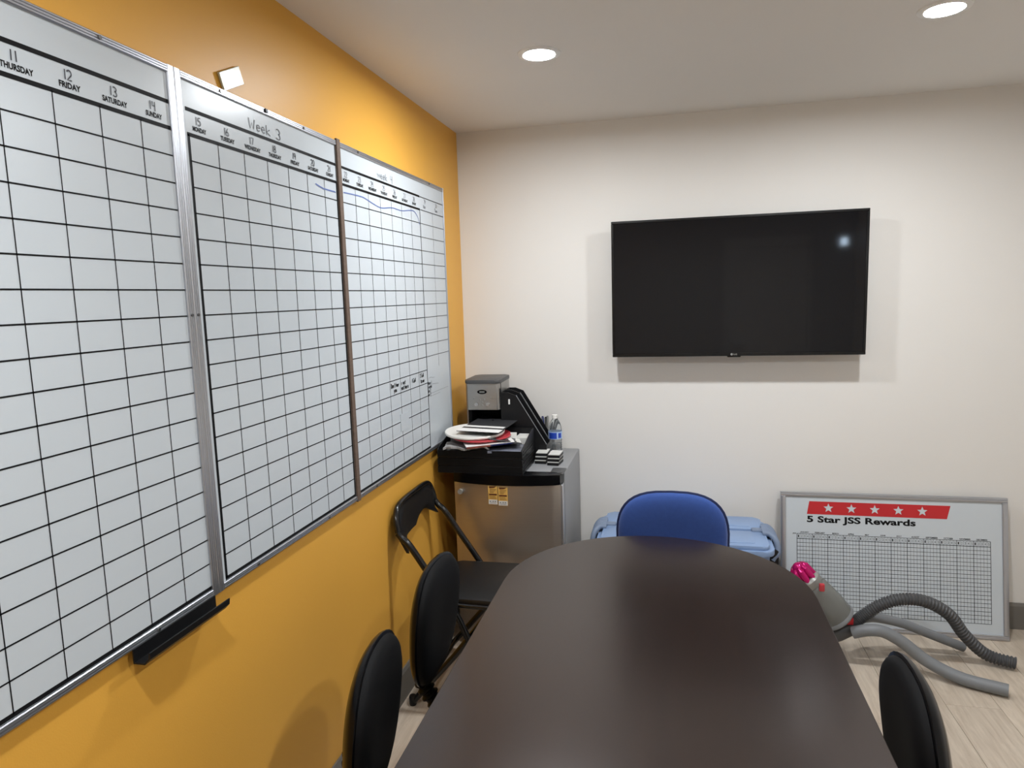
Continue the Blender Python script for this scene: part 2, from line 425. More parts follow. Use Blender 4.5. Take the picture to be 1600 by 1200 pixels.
# ceiling lights
for lx, ly, lab in LAMPS:
    t = thing('ceiling_light', lab, 'ceiling light', (lx, ly, H), 0, 'recessed ceiling lights')
    n = 40; b = B()
    prof = [(0.052, -0.001), (0.056, -0.006), (0.066, -0.007), (0.074, -0.003), (0.075, 0.0), (0.052, 0.0)]
    rings = [[b.bm.verts.new((r*math.cos(2*PI*k/n), r*math.sin(2*PI*k/n), z)) for k in range(n)] for r, z in prof]
    for i in range(len(prof)):
        for k in range(n):
            a, c = rings[i], rings[(i+1) % len(prof)]
            b.bm.faces.new((a[k], a[(k+1) % n], c[(k+1) % n], c[k]))
    b.obj('trim_ring', M['lamp_trim'], t)
    B().lathe([(0.0515, -0.0025), (0.0515, -0.0005)], seg=40).obj('diffuser', M['diffuser'], t)

# ------------------------------------------------------------------ conference table
TX, TY0, TR, TY1 = 1.012, -1.055, 0.4525, -3.05   # racetrack outline
def outline(r, n=26):
    pts = []
    cy = TY0-0.4525
    for i in range(n+1):
        a = PI*i/n; pts.append((TX+r*math.cos(a), cy+r*math.sin(a)))
    cy2 = TY1+0.4525
    for i in range(n+1):
        a = PI+PI*i/n; pts.append((TX+r*math.cos(a), cy2+r*math.sin(a)))
    return pts
t = thing('conference_table', 'dark espresso racetrack shaped meeting table in the foreground', 'table', (TX, -2.05, 0))
sh = Matrix.Translation((-TX, 2.05, 0))
B().prism(outline(TR-0.001), 'z', 0.7125, 0.740, 0.0015).xform(sh).obj('tabletop', M['table'], t)
eb = B(); po, pi_ = outline(TR+0.0012), outline(TR-0.0016); n = len(po)
V = [[eb.bm.verts.new((p[0], p[1], z)) for p in q] for q, z in ((po, 0.7118), (po, 0.7375), (pi_, 0.7385), (pi_, 0.7118))]
for i in range(4):
    for k in range(n):
        a, c = V[i], V[(i+1) % 4]
        eb.bm.faces.new((a[k], a[(k+1) % n], c[(k+1) % n], c[k]))
eb.xform(sh).obj('edge_band', M['table_edge'], t)
for yy in (-1.56, -2.62):
    B().box(-0.08, 0.08, yy+2.05-0.02, yy+2.05+0.02, 0.0, 0.7125, 0.004).obj('leg', M['table_edge'], t)
B().box(-0.012, 0.012, -0.55, 0.47, 0.42, 0.7125, 0.002).obj('stretcher', M['table_edge'], t)

# ------------------------------------------------------------------ task chairs
def task_chair(name, label, loc, rotz, fab, shell, pw=0.40, ph=0.368, zc=0.645, taper=0.24, group='task chairs around the table', n=2.5):
    t = thing(name, label, 'chair', loc, rotz, group)
    tilt = -0.08
    c = (-0.235, 0, zc)
    B().pad(pw, ph, 0.034, 0.006, taper, 0.022, 0.006, n, c=c, tilt=tilt).obj('backrest', fab, t)
    B().pad(pw, ph, 0.008, 0.030, taper, 0.022, 0.006, n, c=(c[0]-0.004, 0, c[2]), tilt=tilt, grow=0.008).obj('backrest_shell', shell, t)
    # bellows over the back bar, from behind the pad down and forward under the seat
    P = spline([(-0.275, 0, zc-0.06), (-0.280, 0, zc-0.14), (-0.270, 0, zc-0.215), (-0.225, 0, zc-0.275), (-0.15, 0, 0.342), (-0.06, 0, 0.335)], 14)
    B().tube(P, [0.028 if (i//2) % 2 else 0.021 for i in range(len(P))], 14).obj('bellows', M['bellows'], t)
    B().pad(0.45, 0.43, 0.035, 0.03, 0.10, 0.0, 0.006, 3.2).xform(Matrix.Translation((0, 0, 0.43)) @ Matrix.Rotation(-PI/2, 4, 'Y') @ Matrix.Rotation(PI, 4, 'Z') @ Matrix.Rotation(PI, 4, 'X')).obj('seat', fab, t)
    B().box(-0.17, 0.17, -0.16, 0.16, 0.375, 0.402, 0.01).obj('seat_shell', M['blackplastic'], t)
    B().box(-0.10, 0.10, -0.05, 0.05, 0.315, 0.377, 0.008).obj('tilt_mechanism', M['blackplastic'], t)
    B().tube(spline([(0.03, -0.05, 0.35), (0.04, -0.16, 0.35), (0.05, -0.21, 0.365)], 5), 0.006, 8).obj('lever', M['blackplastic'], t)
    B().lathe([(0.014, 0.22), (0.014, 0.32)], seg=16).lathe([(0.025, 0.085), (0.025, 0.23), (0.02, 0.235)], seg=18).lathe([(0.05, 0.075), (0.045, 0.115), (0.027, 0.12)], seg=18).obj('gas_lift', M['blackplastic'], t)
    for k in range(5):
        a = 2*PI*k/5 + 0.35; ca, sa = math.cos(a), math.sin(a)
        lg = B().tube([(0.035*ca, 0.035*sa, 0.093), (0.15*ca, 0.15*sa, 0.085), (0.265*ca, 0.265*sa, 0.066)], [0.02, 0.016, 0.012], 10).obj('base_leg', M['blackplastic'], t)
        px, py = 0.255*ca, 0.255*sa; q = (-sa, ca)
        cb = B()
        for sgn in (-1, 1):
            cb.cyl((px+q[0]*sgn*0.008, py+q[1]*sgn*0.008, 0.026), (px+q[0]*sgn*0.022, py+q[1]*sgn*0.022, 0.026), 0.026, seg=18)
        cb.cyl((px, py, 0.026), (px, py, 0.062), 0.007, seg=10)
        cb.obj('caster', M['blackplastic'], lg)
    return t

ch2 = task_chair('task_chair', 'black task chair with ribbed bellows on its back post, second along the orange wall', (0.592, -1.615, 0), 0.0, M['blackfabric'], M['blackgloss'])
dup(ch2, (0.622, -2.098, 0), 0.15, 'black task chair nearest the camera in the row along the orange wall')
dup(ch2, (1.324, -2.035, 0), PI-0.03, 'black task chair on the right side of the table, opposite the orange wall')
task_chair('task_chair', 'blue fabric task chair at the far end of the table before the tote', (1.066, -1.085, 0), -PI/2, M['bluefabric'], M['blueshell'], 0.42, 0.42, 0.640, 0.06, n=3.0)

# ------------------------------------------------------------------ folding chair
t = thing('folding_chair', 'black metal folding chair with vinyl seat in front of the small fridge', 'chair', (0.28, -0.885, 0), 0.0)
def FL(p): return (p[0]-0.28, p[1]+0.885, p[2])
up = [(0.040, .72), (0.055, .70), (0.085, .672), (0.150, .575), (0.250, .425), (0.310, .300), (0.430, .012)]
for sgn, yy in ((-1, -1.10), (1, -0.67)):
    B().tube([FL(p) for p in spline([(a, yy, z) for a, z in up], 6)], 0.0130, 12).obj('front_leg', M['blacksteel'], t)
topbar = spline([(0.040, -1.10, .72), (0.030, -1.09, .775), (0.026, -1.04, .815), (0.026, -0.885, .822), (0.026, -0.73, .815), (0.030, -0.68, .775), (0.040, -0.67, .72)], 7)
B().tube([FL(p) for p in topbar], 0.0115, 12).obj('top_rail', M['blacksteel'], t)
# padded back panel, curved
b = B(); N1, N2 = 16, 8
def backpt(u, v, off):
    y = -1.087 + u*0.404
    arch = 1-(2*u-1)**2
    zt = 0.762 + 0.056*min(1, arch*2.2); zb = 0.635 + (0.035 if u > 0.5 else 0)*min(1, (2*u-1)*2) + 0.045*min(1.0, arch*1.6)
    z = zb + v*(zt-zb)
    xx = 0.036 + max(0, (0.70-z))*0.55 - 0.022*arch
    return FL((xx+off, y, z))
fr = [[b.bm.verts.new(backpt(i/N1, j/N2, 0.014 if 0 < i < N1 and 0 < j < N2 else 0.006)) for j in range(N2+1)] for i in range(N1+1)]
bk = [[b.bm.verts.new(backpt(i/N1, j/N2, -0.006)) for j in range(N2+1)] for i in range(N1+1)]
for i in range(N1):
    for j in range(N2):
        b.bm.faces.new((fr[i][j], fr[i+1][j], fr[i+1][j+1], fr[i][j+1])); b.bm.faces.new((bk[i][j], bk[i][j+1], bk[i+1][j+1], bk[i+1][j]))
for i in range(N1):
    b.bm.faces.new((fr[i][0], bk[i][0], bk[i+1][0], fr[i+1][0])); b.bm.faces.new((fr[i][N2], fr[i+1][N2], bk[i+1][N2], bk[i][N2]))
for j in range(N2):
    b.bm.faces.new((fr[0][j], fr[0][j+1], bk[0][j+1], bk[0][j])); b.bm.faces.new((fr[N1][j], bk[N1][j], bk[N1][j+1], fr[N1][j+1]))
b.obj('backrest', M['blackvinyl'], t)
so = [(0.135, -1.055), (0.165, -1.075), (0.50, -1.085), (0.53, -1.06), (0.535, -0.72), (0.50, -0.69), (0.165, -0.695), (0.135, -0.715)]
B().prism([FL((p[0], p[1], 0))[:2] for p in so], 'z', 0.437, 0.462, 0.008).obj('seat', M['blackvinyl'], t)
rim = [FL((p[0], p[1], 0.434)) for p in so]; B().tube(rim+[rim[0]], 0.009, 10).obj('seat_frame', M['blacksteel'], t)
for yy in (-1.075, -0.695):
    B().tube([FL((0.40, yy, 0.428)), FL((0.24, yy, 0.225)), FL((0.055, yy, 0.012))], 0.0125, 12).obj('rear_leg', M['blacksteel'], t)
B().tube([FL((0.125, -1.075, 0.095)), FL((0.125, -0.695, 0.095))], 0.008, 10).obj('rear_crossbar', M['blacksteel'], t)
B().tube([FL((0.377, -1.10, 0.14)), FL((0.377, -0.67, 0.14))], 0.008, 10).obj('front_crossbar', M['blacksteel'], t)
for xx, yy in ((0.430, -1.10), (0.430, -0.67), (0.055, -1.075), (0.055, -0.695)):
    B().lathe([(0.013, 0.0), (0.015, 0.006), (0.0145, 0.035), (0.0125, 0.04)], FL((xx, yy, 0)), 14).obj('foot_cap', M['blackplastic'], t)

# ------------------------------------------------------------------ television
t = thing('television', 'large black flat television hung on the white back wall', 'television', (1.351, 0, 1.62))
tx, tz0, tz1 = 0.566, 1.299-1.62, 1.9455-1.62
fr = B()
for a in ((-tx, tx, tz1-0.011, tz1), (-tx, tx, tz0, tz0+0.016), (-tx, -tx+0.011, tz0+0.016, tz1-0.011), (tx-0.011, tx, tz0+0.016, tz1-0.011)):
    fr.box(a[0], a[1], -0.112, -0.075, a[2], a[3], 0.0015, 1)
fr.obj('bezel', M['bezel'], t)
B().box(-tx+0.009, tx-0.009, -0.109, -0.080, tz0+0.014, tz1-0.009).obj('screen', M['screen'], t, False)
B().box(-tx+0.06, tx-0.06, -0.08, -0.05, tz0+0.03, tz1-0.06, 0.012).obj('back_cover', M['blackplastic'], t)
B().box(-0.22, 0.22, -0.055, -0.001, -0.10, 0.10, 0.003).obj('wall_mount', M['blacksteel'], t)
lg = B(); f = lambda u, v: (u, -0.1127, v)
lg.poly([f(-0.011+0.0055*math.cos(2*PI*k/20), tz0+0.008+0.0055*math.sin(2*PI*k/20)) for k in range(20)])
put_text(lg, 'LG', f, -0.002, 0.013, tz0+0.0045, tz0+0.0115, 0.02)
lg.obj('maker_badge', M['silverplastic'], t, False)
B().box(0.0-0.03, 0.03, -0.105, -0.085, tz0-0.006, tz0+0.001, 0.002).obj('sensor_bar', M['bezel'], t)

# ------------------------------------------------------------------ whiteboards on the orange wall
ZB, ZT, XF, XS = 0.930, 2.123, 0.018, 0.0125
GT, GB, H1 = 1.9905, 0.9515, 2.0455
DAYS = ['MONDAY', 'TUESDAY', 'WEDNESDAY', 'THURSDAY', 'FRIDAY', 'SATURDAY', 'SUNDAY']
fb = lambda u, v: (XS+0.0006, u, v)
fh = lambda u, v: (XS+0.0011, u, v)
def rail_v(b, y0, y1, z0, z1):    # ridged aluminium extrusion, upright
    b.prism([(0.001, y0), (XF-0.002, y0), (XF, y0+0.002), (XF, y0+(y1-y0)*.30), (XF-0.002, y0+(y1-y0)*.36), (XF, y0+(y1-y0)*.42), (XF, y0+(y1-y0)*.62),
             (XF-0.002, y0+(y1-y0)*.68), (XF, y0+(y1-y0)*.74), (XF, y1-0.002), (XF-0.002, y1), (0.001, y1)], 'z', z0, z1)
def rail_h(b, y0, y1, z0, z1):
    q = [(0.001, z0), (XF-0.002, z0), (XF, z0+0.002), (XF, z0+(z1-z0)*.30), (XF-0.002, z0+(z1-z0)*.36), (XF, z0+(z1-z0)*.42), (XF, z0+(z1-z0)*.62),
         (XF-0.002, z0+(z1-z0)*.68), (XF, z0+(z1-z0)*.74), (XF, z1-0.002), (XF-0.002, z1), (0.001, z1)]
    b.prism(q, 'y', y0, y1)
def whiteboard(label, y0, y1, gx0, pitch, extra, ncol=7, right_w=0.02, left_w=0.02, title=None, ty=0.0, nums=(), faint=False, gx1=None):
    t = thing('whiteboard', label, 'whiteboard', (0, 0, 0), 0, 'calendar whiteboards on the orange wall')
    mid = Vector((0, (y0+y1)/2, ZB)); t.location = mid
    sh = Matrix.Translation(-mid)
    B().box(0.002, XS, y0+0.004, y1-0.004, ZB+0.004, ZT-0.004).xform(sh).obj('writing_surface', M['board'], t, False)
    for w, yy in ((left_w, 'l'), (right_w, 'r')):
        if w:
            b = B(); rail_v(b, y0 if yy == 'l' else y1-w, y0+w if yy == 'l' else y1, ZB, ZT); b.xform(sh).obj('frame_rail', M['alu'], t)
    for z0, z1 in ((ZB, ZB+0.0165), (ZT-0.0165, ZT)):
        b = B(); rail_h(b, y0+left_w, y1-right_w, z0, z1); b.xform(sh).obj('frame_rail', M['alu'], t)
    for yy in (y0+0.16, y1-0.2):
        for zz in (ZB+0.008, ZT-0.008):
            B().cyl((XF-0.001, yy, zz), (XF+0.0025, yy, zz), 0.005, 0.004, 12).xform(sh).obj('screw', M['screw'], t)
    g = B(); xe = min(gx0+ncol*pitch, y1-0.004)
    thick, thin = 0.0085, 0.0030
    rect(g, fb, gx0-0.004, xe+0.003, H1-thick/2, H1+thick/2)
    rect(g, fb, gx0-0.004, xe+0.003, GT-thick/2, GT+thick/2)
    rect(g, fb, gx0-0.004, xe+0.003, GB-thick/2, GB+thick/2)
    rect(g, fb, gx0-0.004, gx0+thick-0.004, GB, GT)
    rect(g, fb, xe-0.003, xe+0.003, GB, GT)
    for k in range(1, ncol):
        rect(g, fb, gx0+k*pitch-thin*.4, gx0+k*pitch+thin*.4, GB, GT)
    for k in range(1, 18):
        z = GB+(GT-GB)*k/18; rect(g, fb, gx0, xe, z-thin/2, z+thin/2)
    for k, d in enumerate(DAYS):
        cx = gx0+(k+.5)*pitch-0.012; w = len(d)*0.0039
        put_text(g, d, fb, cx-w, cx+w, 2.0015, 2.0125, 0.04)
    g.xform(sh).obj('printed_grid', M['ink'], t, False, kind='stuff')
    hm = M['marker_faint'] if faint else M['marker']
    for k, s in enumerate(nums):
        cx = gx0+(k+.5)*pitch-0.012
        hb = B(); hand(hb, s, fh, cx-0.014, 2.0165, 0.0175, 0.0026, 1.0)
        hb.xform(sh).obj('handwritten_date', hm, t, False, kind='stuff')
    if title:
        hb = B(); x = hand(hb, title[0], fh, ty, 2.057, 0.025, 0.0030, 1.35, -0.01)
        hand(hb, title[1], fh, x+0.026, 2.055, 0.027, 0.0030, 1.3)
        hb.xform(sh).obj('handwritten_title', hm, t, False, kind='stuff')
    return t, sh
tb1, sh1 = whiteboard('leftmost whiteboard calendar, its black marker tray below and Sunday the 14th at its right edge', -2.880, -2.1245, -2.880+0.02+0.003, 0.1043, 0,
                      nums=('8', '9', '10', '11', '12', '13', '14'))
tb2, sh2 = whiteboard('middle whiteboard calendar headed Week 3 in black marker', -2.1235, -1.3785, -2.087, 0.1039, 0, right_w=0.0, title=('Week', '3'), ty=-1.848,
                      nums=('15', '16', '17', '18', '19', '20', '21'))
tb3, sh3 = whiteboard('right whiteboard calendar headed Week 4, nearest the room corner', -1.3775, -0.300, -1.350, 0.1043, 2, left_w=0.0, right_w=0.009, title=('week', '4'), ty=-1.05,
                      nums=('22', '23', '24', '25', '26', '27', '28'), faint=True)
# brown strip covering the joint of the middle and right boards
B().box(XS+0.0001, XF+0.002, -1.377, -1.353, ZB-0.004, ZT+0.006, 0.001, 1).xform(sh3).obj('edge_strip', M['strip'], tb3, False)
# extra hand-ruled columns of the right board
b = B()
rect(b, fh, -0.615, -0.309, H1-0.0016, H1+0.0016); rect(b, fh, -0.615, -0.309, GT-0.0016, GT+0.0016)
rect(b, fh, -0.4615, -0.4595, 1.30, GT)
for k in range(7, 18):
    z = GB+(GT-GB)*k/18; rect(b, fh, -0.615, -0.309, z-0.0012, z+0.0012)
b.xform(sh3).obj('ruled_lines', M['marker'], tb3, False, kind='stuff')
def note(words, x, z, h, w, m_=M['marker'], sx=1.0):
    b = B(); hand(b, words, fh, x, z, h, w, sx); b.xform(sh3).obj('handwritten_note', m_, tb3, False, kind='stuff')
note('29', -0.565, 2.022, 0.0165, 0.0024, M['marker_faint']); note('Mon', -0.575, 2.001, 0.0145, 0.0024, M['marker_faint'])
note('30', -0.415, 2.022, 0.0165, 0.0024, M['marker_faint']); note('Tues', -0.425, 2.001, 0.0145, 0.0024, M['marker_faint'])
rz = GB+(GT-GB)*5/18
for words, x, z in (("Don't hav", -1.029, 0.030), ('you', -1.003, 0.011), ('r not', -0.925, 0.030), ('not here', -0.925, 0.010),
                    ('1 Call', -0.810, 0.024), ('2 Call', -0.714, 0.034), ('to me', -0.708, 0.010)):
    note(words, x, rz+z, 0.0165, 0.0034, M['ink'], 0.95)
for i, words in enumerate(('then 1', 'rental', 'do 2', 'me 2')):
    note(words, -0.618, rz-0.010-0.017*i, 0.014, 0.0030)
b = B()
stroke(b, fh, [(-0.60+0.012*k, rz+0.018+0.003*math.sin(k)) for k in range(7)], 0.0012)
stroke(b, fh, [(-0.56+0.012*k, rz-0.012-0.001*k) for k in range(8)], 0.0012)
stroke(b, fh, [(-0.60+0.02*k, rz-0.052) for k in range(14)], 0.0012); stroke(b, fh, [(-0.60+0.02*k, rz-0.064) for k in range(8)], 0.0012)
b.xform(sh3).obj('smudge', M['marker_faint'], tb3, False, kind='stuff')
b = B(); b.box(XS+0.0007, XS+0.0016, -0.952, -0.862, rz-0.155, rz-0.085); b.xform(sh3).obj('blank_paper_patch', M['board'], tb3, False)
# blue marker lines
b = B(); stroke(b, fh, [(-1.520, 1.966), (-1.50, 1.962), (-1.47, 1.958), (-1.44, 1.958), (-1.40, 1.9585), (-1.392, 1.957)], 0.0042)
b.xform(sh2).obj('blue_marker_line', M['marker_blue'], tb2, False)
b = B(); stroke(b, fh, [(p.x, p.y) for p in spline([(-1.335, 1.965, 0), (-1.25, 1.968, 0), (-1.18, 1.968, 0), (-1.10, 1.956, 0), (-1.03, 1.950, 0), (-0.93, 1.962, 0), (-0.83, 1.962, 0), (-0.75, 1.972, 0), (-0.69, 1.975, 0), (-0.65, 1.955, 0), (-0.628, 1.925, 0)], 6)], 0.0036)
b.xform(sh3).obj('blue_marker_line', M['marker_blue'], tb3, False)
# screws on the aluminium joint
for yy, sh_, tb_ in ((-2.134, sh1, tb1), (-2.113, sh2, tb2)):
    B().cyl((XF-0.001, yy, 1.588), (XF+0.002, yy, 1.588), 0.0035, seg=10).xform(sh_).obj('screw', M['screw'], tb_)
B().box(XF-0.002, XF+0.004, -1.78, -1.768, ZT-0.012, ZT-0.002, 0.001, 1).xform(sh2).obj('magnet', M['blackplastic'], tb2)

# marker tray below the leftmost board
t = thing('marker_tray', 'black marker tray fixed under the leftmost whiteboard', 'tray', (0, -2.2725, 0.903))
tr = [(0.0185, 0.030), (0.0185, 0.0), (0.046, 0.0), (0.058, 0.012), (0.060, 0.026), (0.057, 0.026), (0.0555, 0.014), (0.045, 0.003), (0.0215, 0.003), (0.0215, 0.030)]
b = B(); b.prism([(p[0], p[1]) for p in tr], 'y', -0.128, 0.128); b.obj('tray_channel', M['blackplastic'], t, False)
for yy in (-0.095, 0.095):
    B().box(0.002, 0.0185, yy-0.015, yy+0.015, 0.005, 0.026).obj('bracket', M['blackplastic'], t, False)

# small picture card leaning on the wall on top of the boards
t = thing('picture_card', 'small glossy picture card propped on top of the middle whiteboard frame', 'picture', (0.003, -1.932, ZT+0.0015), rot=(0.44, 0.0, 0))
B().box(0.0, 0.006, 0.0, 0.092, 0.0, 0.043, 0.001, 1).obj('card', M['photo_card'], t, False)
B().box(0.0061, 0.0066, 0.004, 0.088, 0.001, 0.024).obj('printed_picture', M['olive'], t, False)

# ------------------------------------------------------------------ small fridge in the corner
FX0, FX1, FZ = 0.095, 0.600, 0.820
t = thing('mini_fridge', 'small stainless steel fridge in the corner between orange and white walls', 'fridge', (0.35, -0.28, 0))
sh = Matrix.Translation((-0.35, 0.28, 0))
B().box(FX0, FX1, -0.510, -0.012, 0.018, FZ, 0.006).xform(sh).obj('cabinet', M['greycab'], t)
def bow(x, d): return -0.560 - d*(1-((x-(FX0+FX1)/2)/((FX1-FX0)/2))**2)
xs = [FX0+0.003+(FX1-FX0-0.016)*i/24 for i in range(25)]
door = B().prism([(xs[0], -0.516)]+[(x, bow(x, 0.045)) for x in xs]+[(xs[-1], -0.516)], 'z', 0.045, 0.778, 0.003).xform(sh).obj('door', M['steel'], t)
B().prism([(xs[0]-0.002, -0.516)]+[(x, bow(x, 0.045)-0.004) for x in xs]+[(FX1-0.004, -0.516)], 'z', 0.7785, 0.8245, 0.004).xform(sh).obj('handle_band', M['blackgloss'], door)
B().box(FX1-0.0125, FX1-0.003, -0.562, -0.517, 0.045, 0.778, 0.002, 1).xform(sh).obj('edge_trim', M['alu'], door)
lk = B().cyl((0.130, bow(0.130, 0.045)+0.004, 0.737), (0.130, bow(0.130, 0.045)-0.014, 0.737), 0.0125, 0.0115, 20).xform(sh).obj('lock', M['silverplastic'], door)
B().box(FX0+0.01, FX1-0.01, -0.516, -0.508, 0.03, 0.80).xform(sh).obj('gasket', M['blackplastic'], t)
B().box(FX0+0.01, FX1-0.01, -0.540, -0.510, 0.010, 0.043, 0.003).xform(sh).obj('kick_plate', M['blackplastic'], t)
B().box(0.535, 0.598, -0.545, -0.440, FZ, FZ+0.004, 0.0015).cyl((0.575, -0.53, FZ+0.003), (0.575, -0.53, FZ+0.006), 0.008).xform(sh).obj('hinge_cover', M['darkgrey'], t)
for xx in (FX0+0.04, FX1-0.04):
    for yy in (-0.47, -0.05):
        B().lathe([(0.018, 0.0), (0.018, 0.019)], (xx, yy, 0), 14).xform(sh).obj('foot', M['blackplastic'], t)
for k, (xa, zb) in enumerate(((0.268, 0.6915), (0.3145, 0.688))):
    c = thing('price_card', ('left' if k == 0 else 'right') + ' one of two yellow price cards hanging on the fridge door', 'card', (xa+0.022, bow(xa+0.022, 0.045)-0.0035, zb), 0, 'yellow price cards on the fridge door')
    B().box(-0.0215, 0.0215, -0.0008, 0.0008, 0.0, 0.083).obj('card', M['yellow_card'], c, False)
    q = lambda u, v: (u, -0.0012, v)
    b = B(); rect(b, q, -0.0205, 0.0205, 0.001, 0.022); b.obj('white_panel', M['card_white'], c, False)
    b = B(); b.poly([q(-0.018, 0.083), q(0.018, 0.083), q(0.006, 0.076), q(-0.015, 0.074)]); rect(b, q, -0.018, 0.018, 0.042, 0.049)
    for r_ in range(4): rect(b, q, -0.014, 0.004+0.004*r_, 0.054+0.005*r_, 0.0555+0.005*r_)
    for r_ in range(3): rect(b, q, -0.016, 0.016-0.003*r_, 0.027+0.005*r_, 0.0285+0.005*r_)
    b.obj('dark_print', M['brown_print'], c, False)
    b = B(); q2 = lambda u, v: (u, -0.0015, v)
    for xk in (-0.012, 0.0, 0.010): rect(b, q2, xk-0.003, xk+0.003, 0.012, 0.016)
    rect(b, q2, -0.014, 0.014, 0.006, 0.0075)
    b.obj('small_print', M['grey_print'], c, False)

# ------------------------------------------------------------------ things on the fridge
TOP = FZ + 0.0005
def letter_tray(z, label, h, x0=0.030, x1=0.424, y0=-0.585, y1=-0.315, hback=None):
    hb_ = hback or h
    t = thing('letter_tray', label, 'letter tray', ((x0+x1)/2, (y0+y1)/2, z), 0, 'stacked letter trays on the fridge')
    a, c, d, e = x0-(x0+x1)/2, x1-(x0+x1)/2, y0-(y0+y1)/2, y1-(y0+y1)/2
    B().box(a, c, d, e, 0, 0.003).obj('tray_floor', M['blackplastic'], t, False)
    for xa in (a, c-0.003):
        B().prism([(d, 0.003), (e, 0.003), (e, hb_), (e-0.05, hb_), (d+0.01, h), (d, h*0.7)], 'x', xa, xa+0.003).obj('side_wall', M['blackplastic'], t, False)
    B().box(a+0.003, c-0.003, e-0.003, e, 0.003, hb_).obj('back_wall', M['blackplastic'], t, False)
    B().box(a+0.003, c-0.003, d, d+0.003, 0.003, min(h, 0.034)*0.98, 0.001, 1).obj('front_lip', M['matteblack'], t)
    b = B()
    for xa in (c, ):
        for i in range(2): b.box(xa, xa+0.003, d+0.02, e-0.02, h*(0.3+0.35*i), h*(0.3+0.35*i)+0.004)
    b.obj('side_rib', M['blackplastic'], t, False)
    return t
letter_tray(TOP+0.0045, 'black letter tray at the bottom of the stack on the fridge', 0.034)
letter_tray(TOP+0.0400, 'black letter tray in the middle of the stack on the fridge', 0.034)
letter_tray(TOP+0.0755, 'black letter tray on top of the stack, holding papers and magazines', 0.040, hback=0.088)
PZ = TOP+0.0790
def sheet(name, label, cat, cx, cy, z, w, d, th, rz, m_, tx=0.0, ty=0.0, group=None):
    o = thing(name, label, cat, (cx, cy, z), 0, group, rot=(tx, ty, rz))
    B().box(-w/2, w/2, -d/2, d/2, 0, th, min(0.001, th*.3), 1).obj('cover' if th > 0.0015 else 'sheet', m_, o, False)
    return o
sheet('paper_stack', 'white paper stack lying flat in the top letter tray', 'paper', 0.205, -0.452, PZ, 0.30, 0.236, 0.018, 0.0, M['paper'])
sheet('paper_sheet', 'white folded sheet at the back right of the top letter tray', 'paper', 0.385, -0.375, PZ+0.0005, 0.058, 0.10, 0.058, 0.0, M['card_white'])
# crumpled newspaper
b = B(); NX, NY = 16, 9; g = []
for i in range(NX+1):
    row = []
    for j in range(NY+1):
        u, v = i/NX, j/NY
        row.append((-0.10+0.20*u+0.006*math.sin(17*v), -0.13+0.26*v+0.007*math.sin(23*u), 0.008+0.006*math.sin(9*u+4*v)+0.005*math.sin(21*v+2*u)))
    g.append(row)
for dz in (0, 0.009):
    vv = [[b.bm.verts.new((p[0], p[1], p[2]+dz)) for p in row] for row in g]
    for i in range(NX):
        for j in range(NY): b.bm.faces.new((vv[i][j], vv[i+1][j], vv[i+1][j+1], vv[i][j+1]))
    if dz == 0: v0 = vv
for i in range(NX):
    b.bm.faces.new((v0[i][0], vv[i][0], vv[i+1][0], v0[i+1][0])); b.bm.faces.new((v0[i][NY], v0[i+1][NY], vv[i+1][NY], vv[i][NY]))
for j in range(NY):
    b.bm.faces.new((v0[0][j], v0[0][j+1], vv[0][j+1], vv[0][j])); b.bm.faces.new((v0[NX][j], vv[NX][j], vv[NX][j+1], v0[NX][j+1]))
o = b.obj('newspaper', M['newsprint'], None, loc=(0.155, -0.470, PZ+0.0265), rot=(0, 0, 0.08))
tag(o, 'crumpled grey newspaper under the white round lid', 'newspaper')
mg = sheet('magazine', 'blue and red glossy magazine poking out at the front of the tray', 'magazine', 0.235, -0.480, PZ+0.053, 0.22, 0.22, 0.006, 0.42, M['mag_blue'], 0.02, -0.04)
B().box(-0.108, 0.0, -0.113, -0.1105, -0.0005, 0.0065).box(-0.109, -0.02, -0.1105, -0.04, 0.0062, 0.0067).obj('red_picture', M['mag_red'], mg, False)
B().box(-0.11, 0.11, -0.1105, 0.11, 0.0067, 0.0085).obj('white_page', M['paper'], mg, False)
sheet('magazine', 'grey glossy magazine at the right of the top letter tray', 'magazine', 0.330, -0.480, PZ+0.0185, 0.15, 0.20, 0.010, 0.10, M['mag_grey'], 0.0, 0.0)
bk_ = sheet('booklet', 'charcoal booklet with pale lettering leaning down to the right', 'booklet', 0.310, -0.450, PZ+0.062, 0.15, 0.21, 0.004, 0.30, M['charcoal'], -0.02, 0.19)
b = B(); q = lambda u, v: (u, v, 0.0044)
for k in range(9): rect(b, q, -0.03+0.011*k, -0.024+0.011*k, -0.05-0.006*(k % 2), -0.036)
rect(b, q, 0.052, 0.073, -0.09, 0.05)
b.obj('pale_print', M['card_white'], bk_, False)
def disc(name, label, loc, r, h, m_, rot, hole=False):
    o = thing(name, label, 'lid', loc, 0, None, rot=rot)
    prof = [(r*0.94, 0), (r*0.985, 0.003), (r, h*0.6), (r*0.985, h), (r*0.93, h*1.02), (r*0.88, h*0.80), (r*0.2, h*0.78)]
    B().lathe(prof, seg=48).obj('lid_disc', m_, o)
    return o
disc('round_lid', 'red round lid beneath the white one', (0.205, -0.455, PZ+0.0685), 0.138, 0.010, M['red_plastic'], (0.03, 0.0, 0))
disc('round_lid', 'white round lid on the pile of papers', (0.172, -0.452, PZ+0.0825), 0.140, 0.014, M['white_plastic'], (0.05, 0.02, 0))
fl = sheet('folder', 'charcoal folder with white bands lying on top of the pile', 'folder', 0.225, -0.405, PZ+0.110, 0.205, 0.285, 0.003, -0.10, M['charcoal'], 0.03, 0.02)
B().box(-0.102, 0.095, -0.055, -0.025, 0.003, 0.0035).obj('white_band', M['paper'], fl, False)
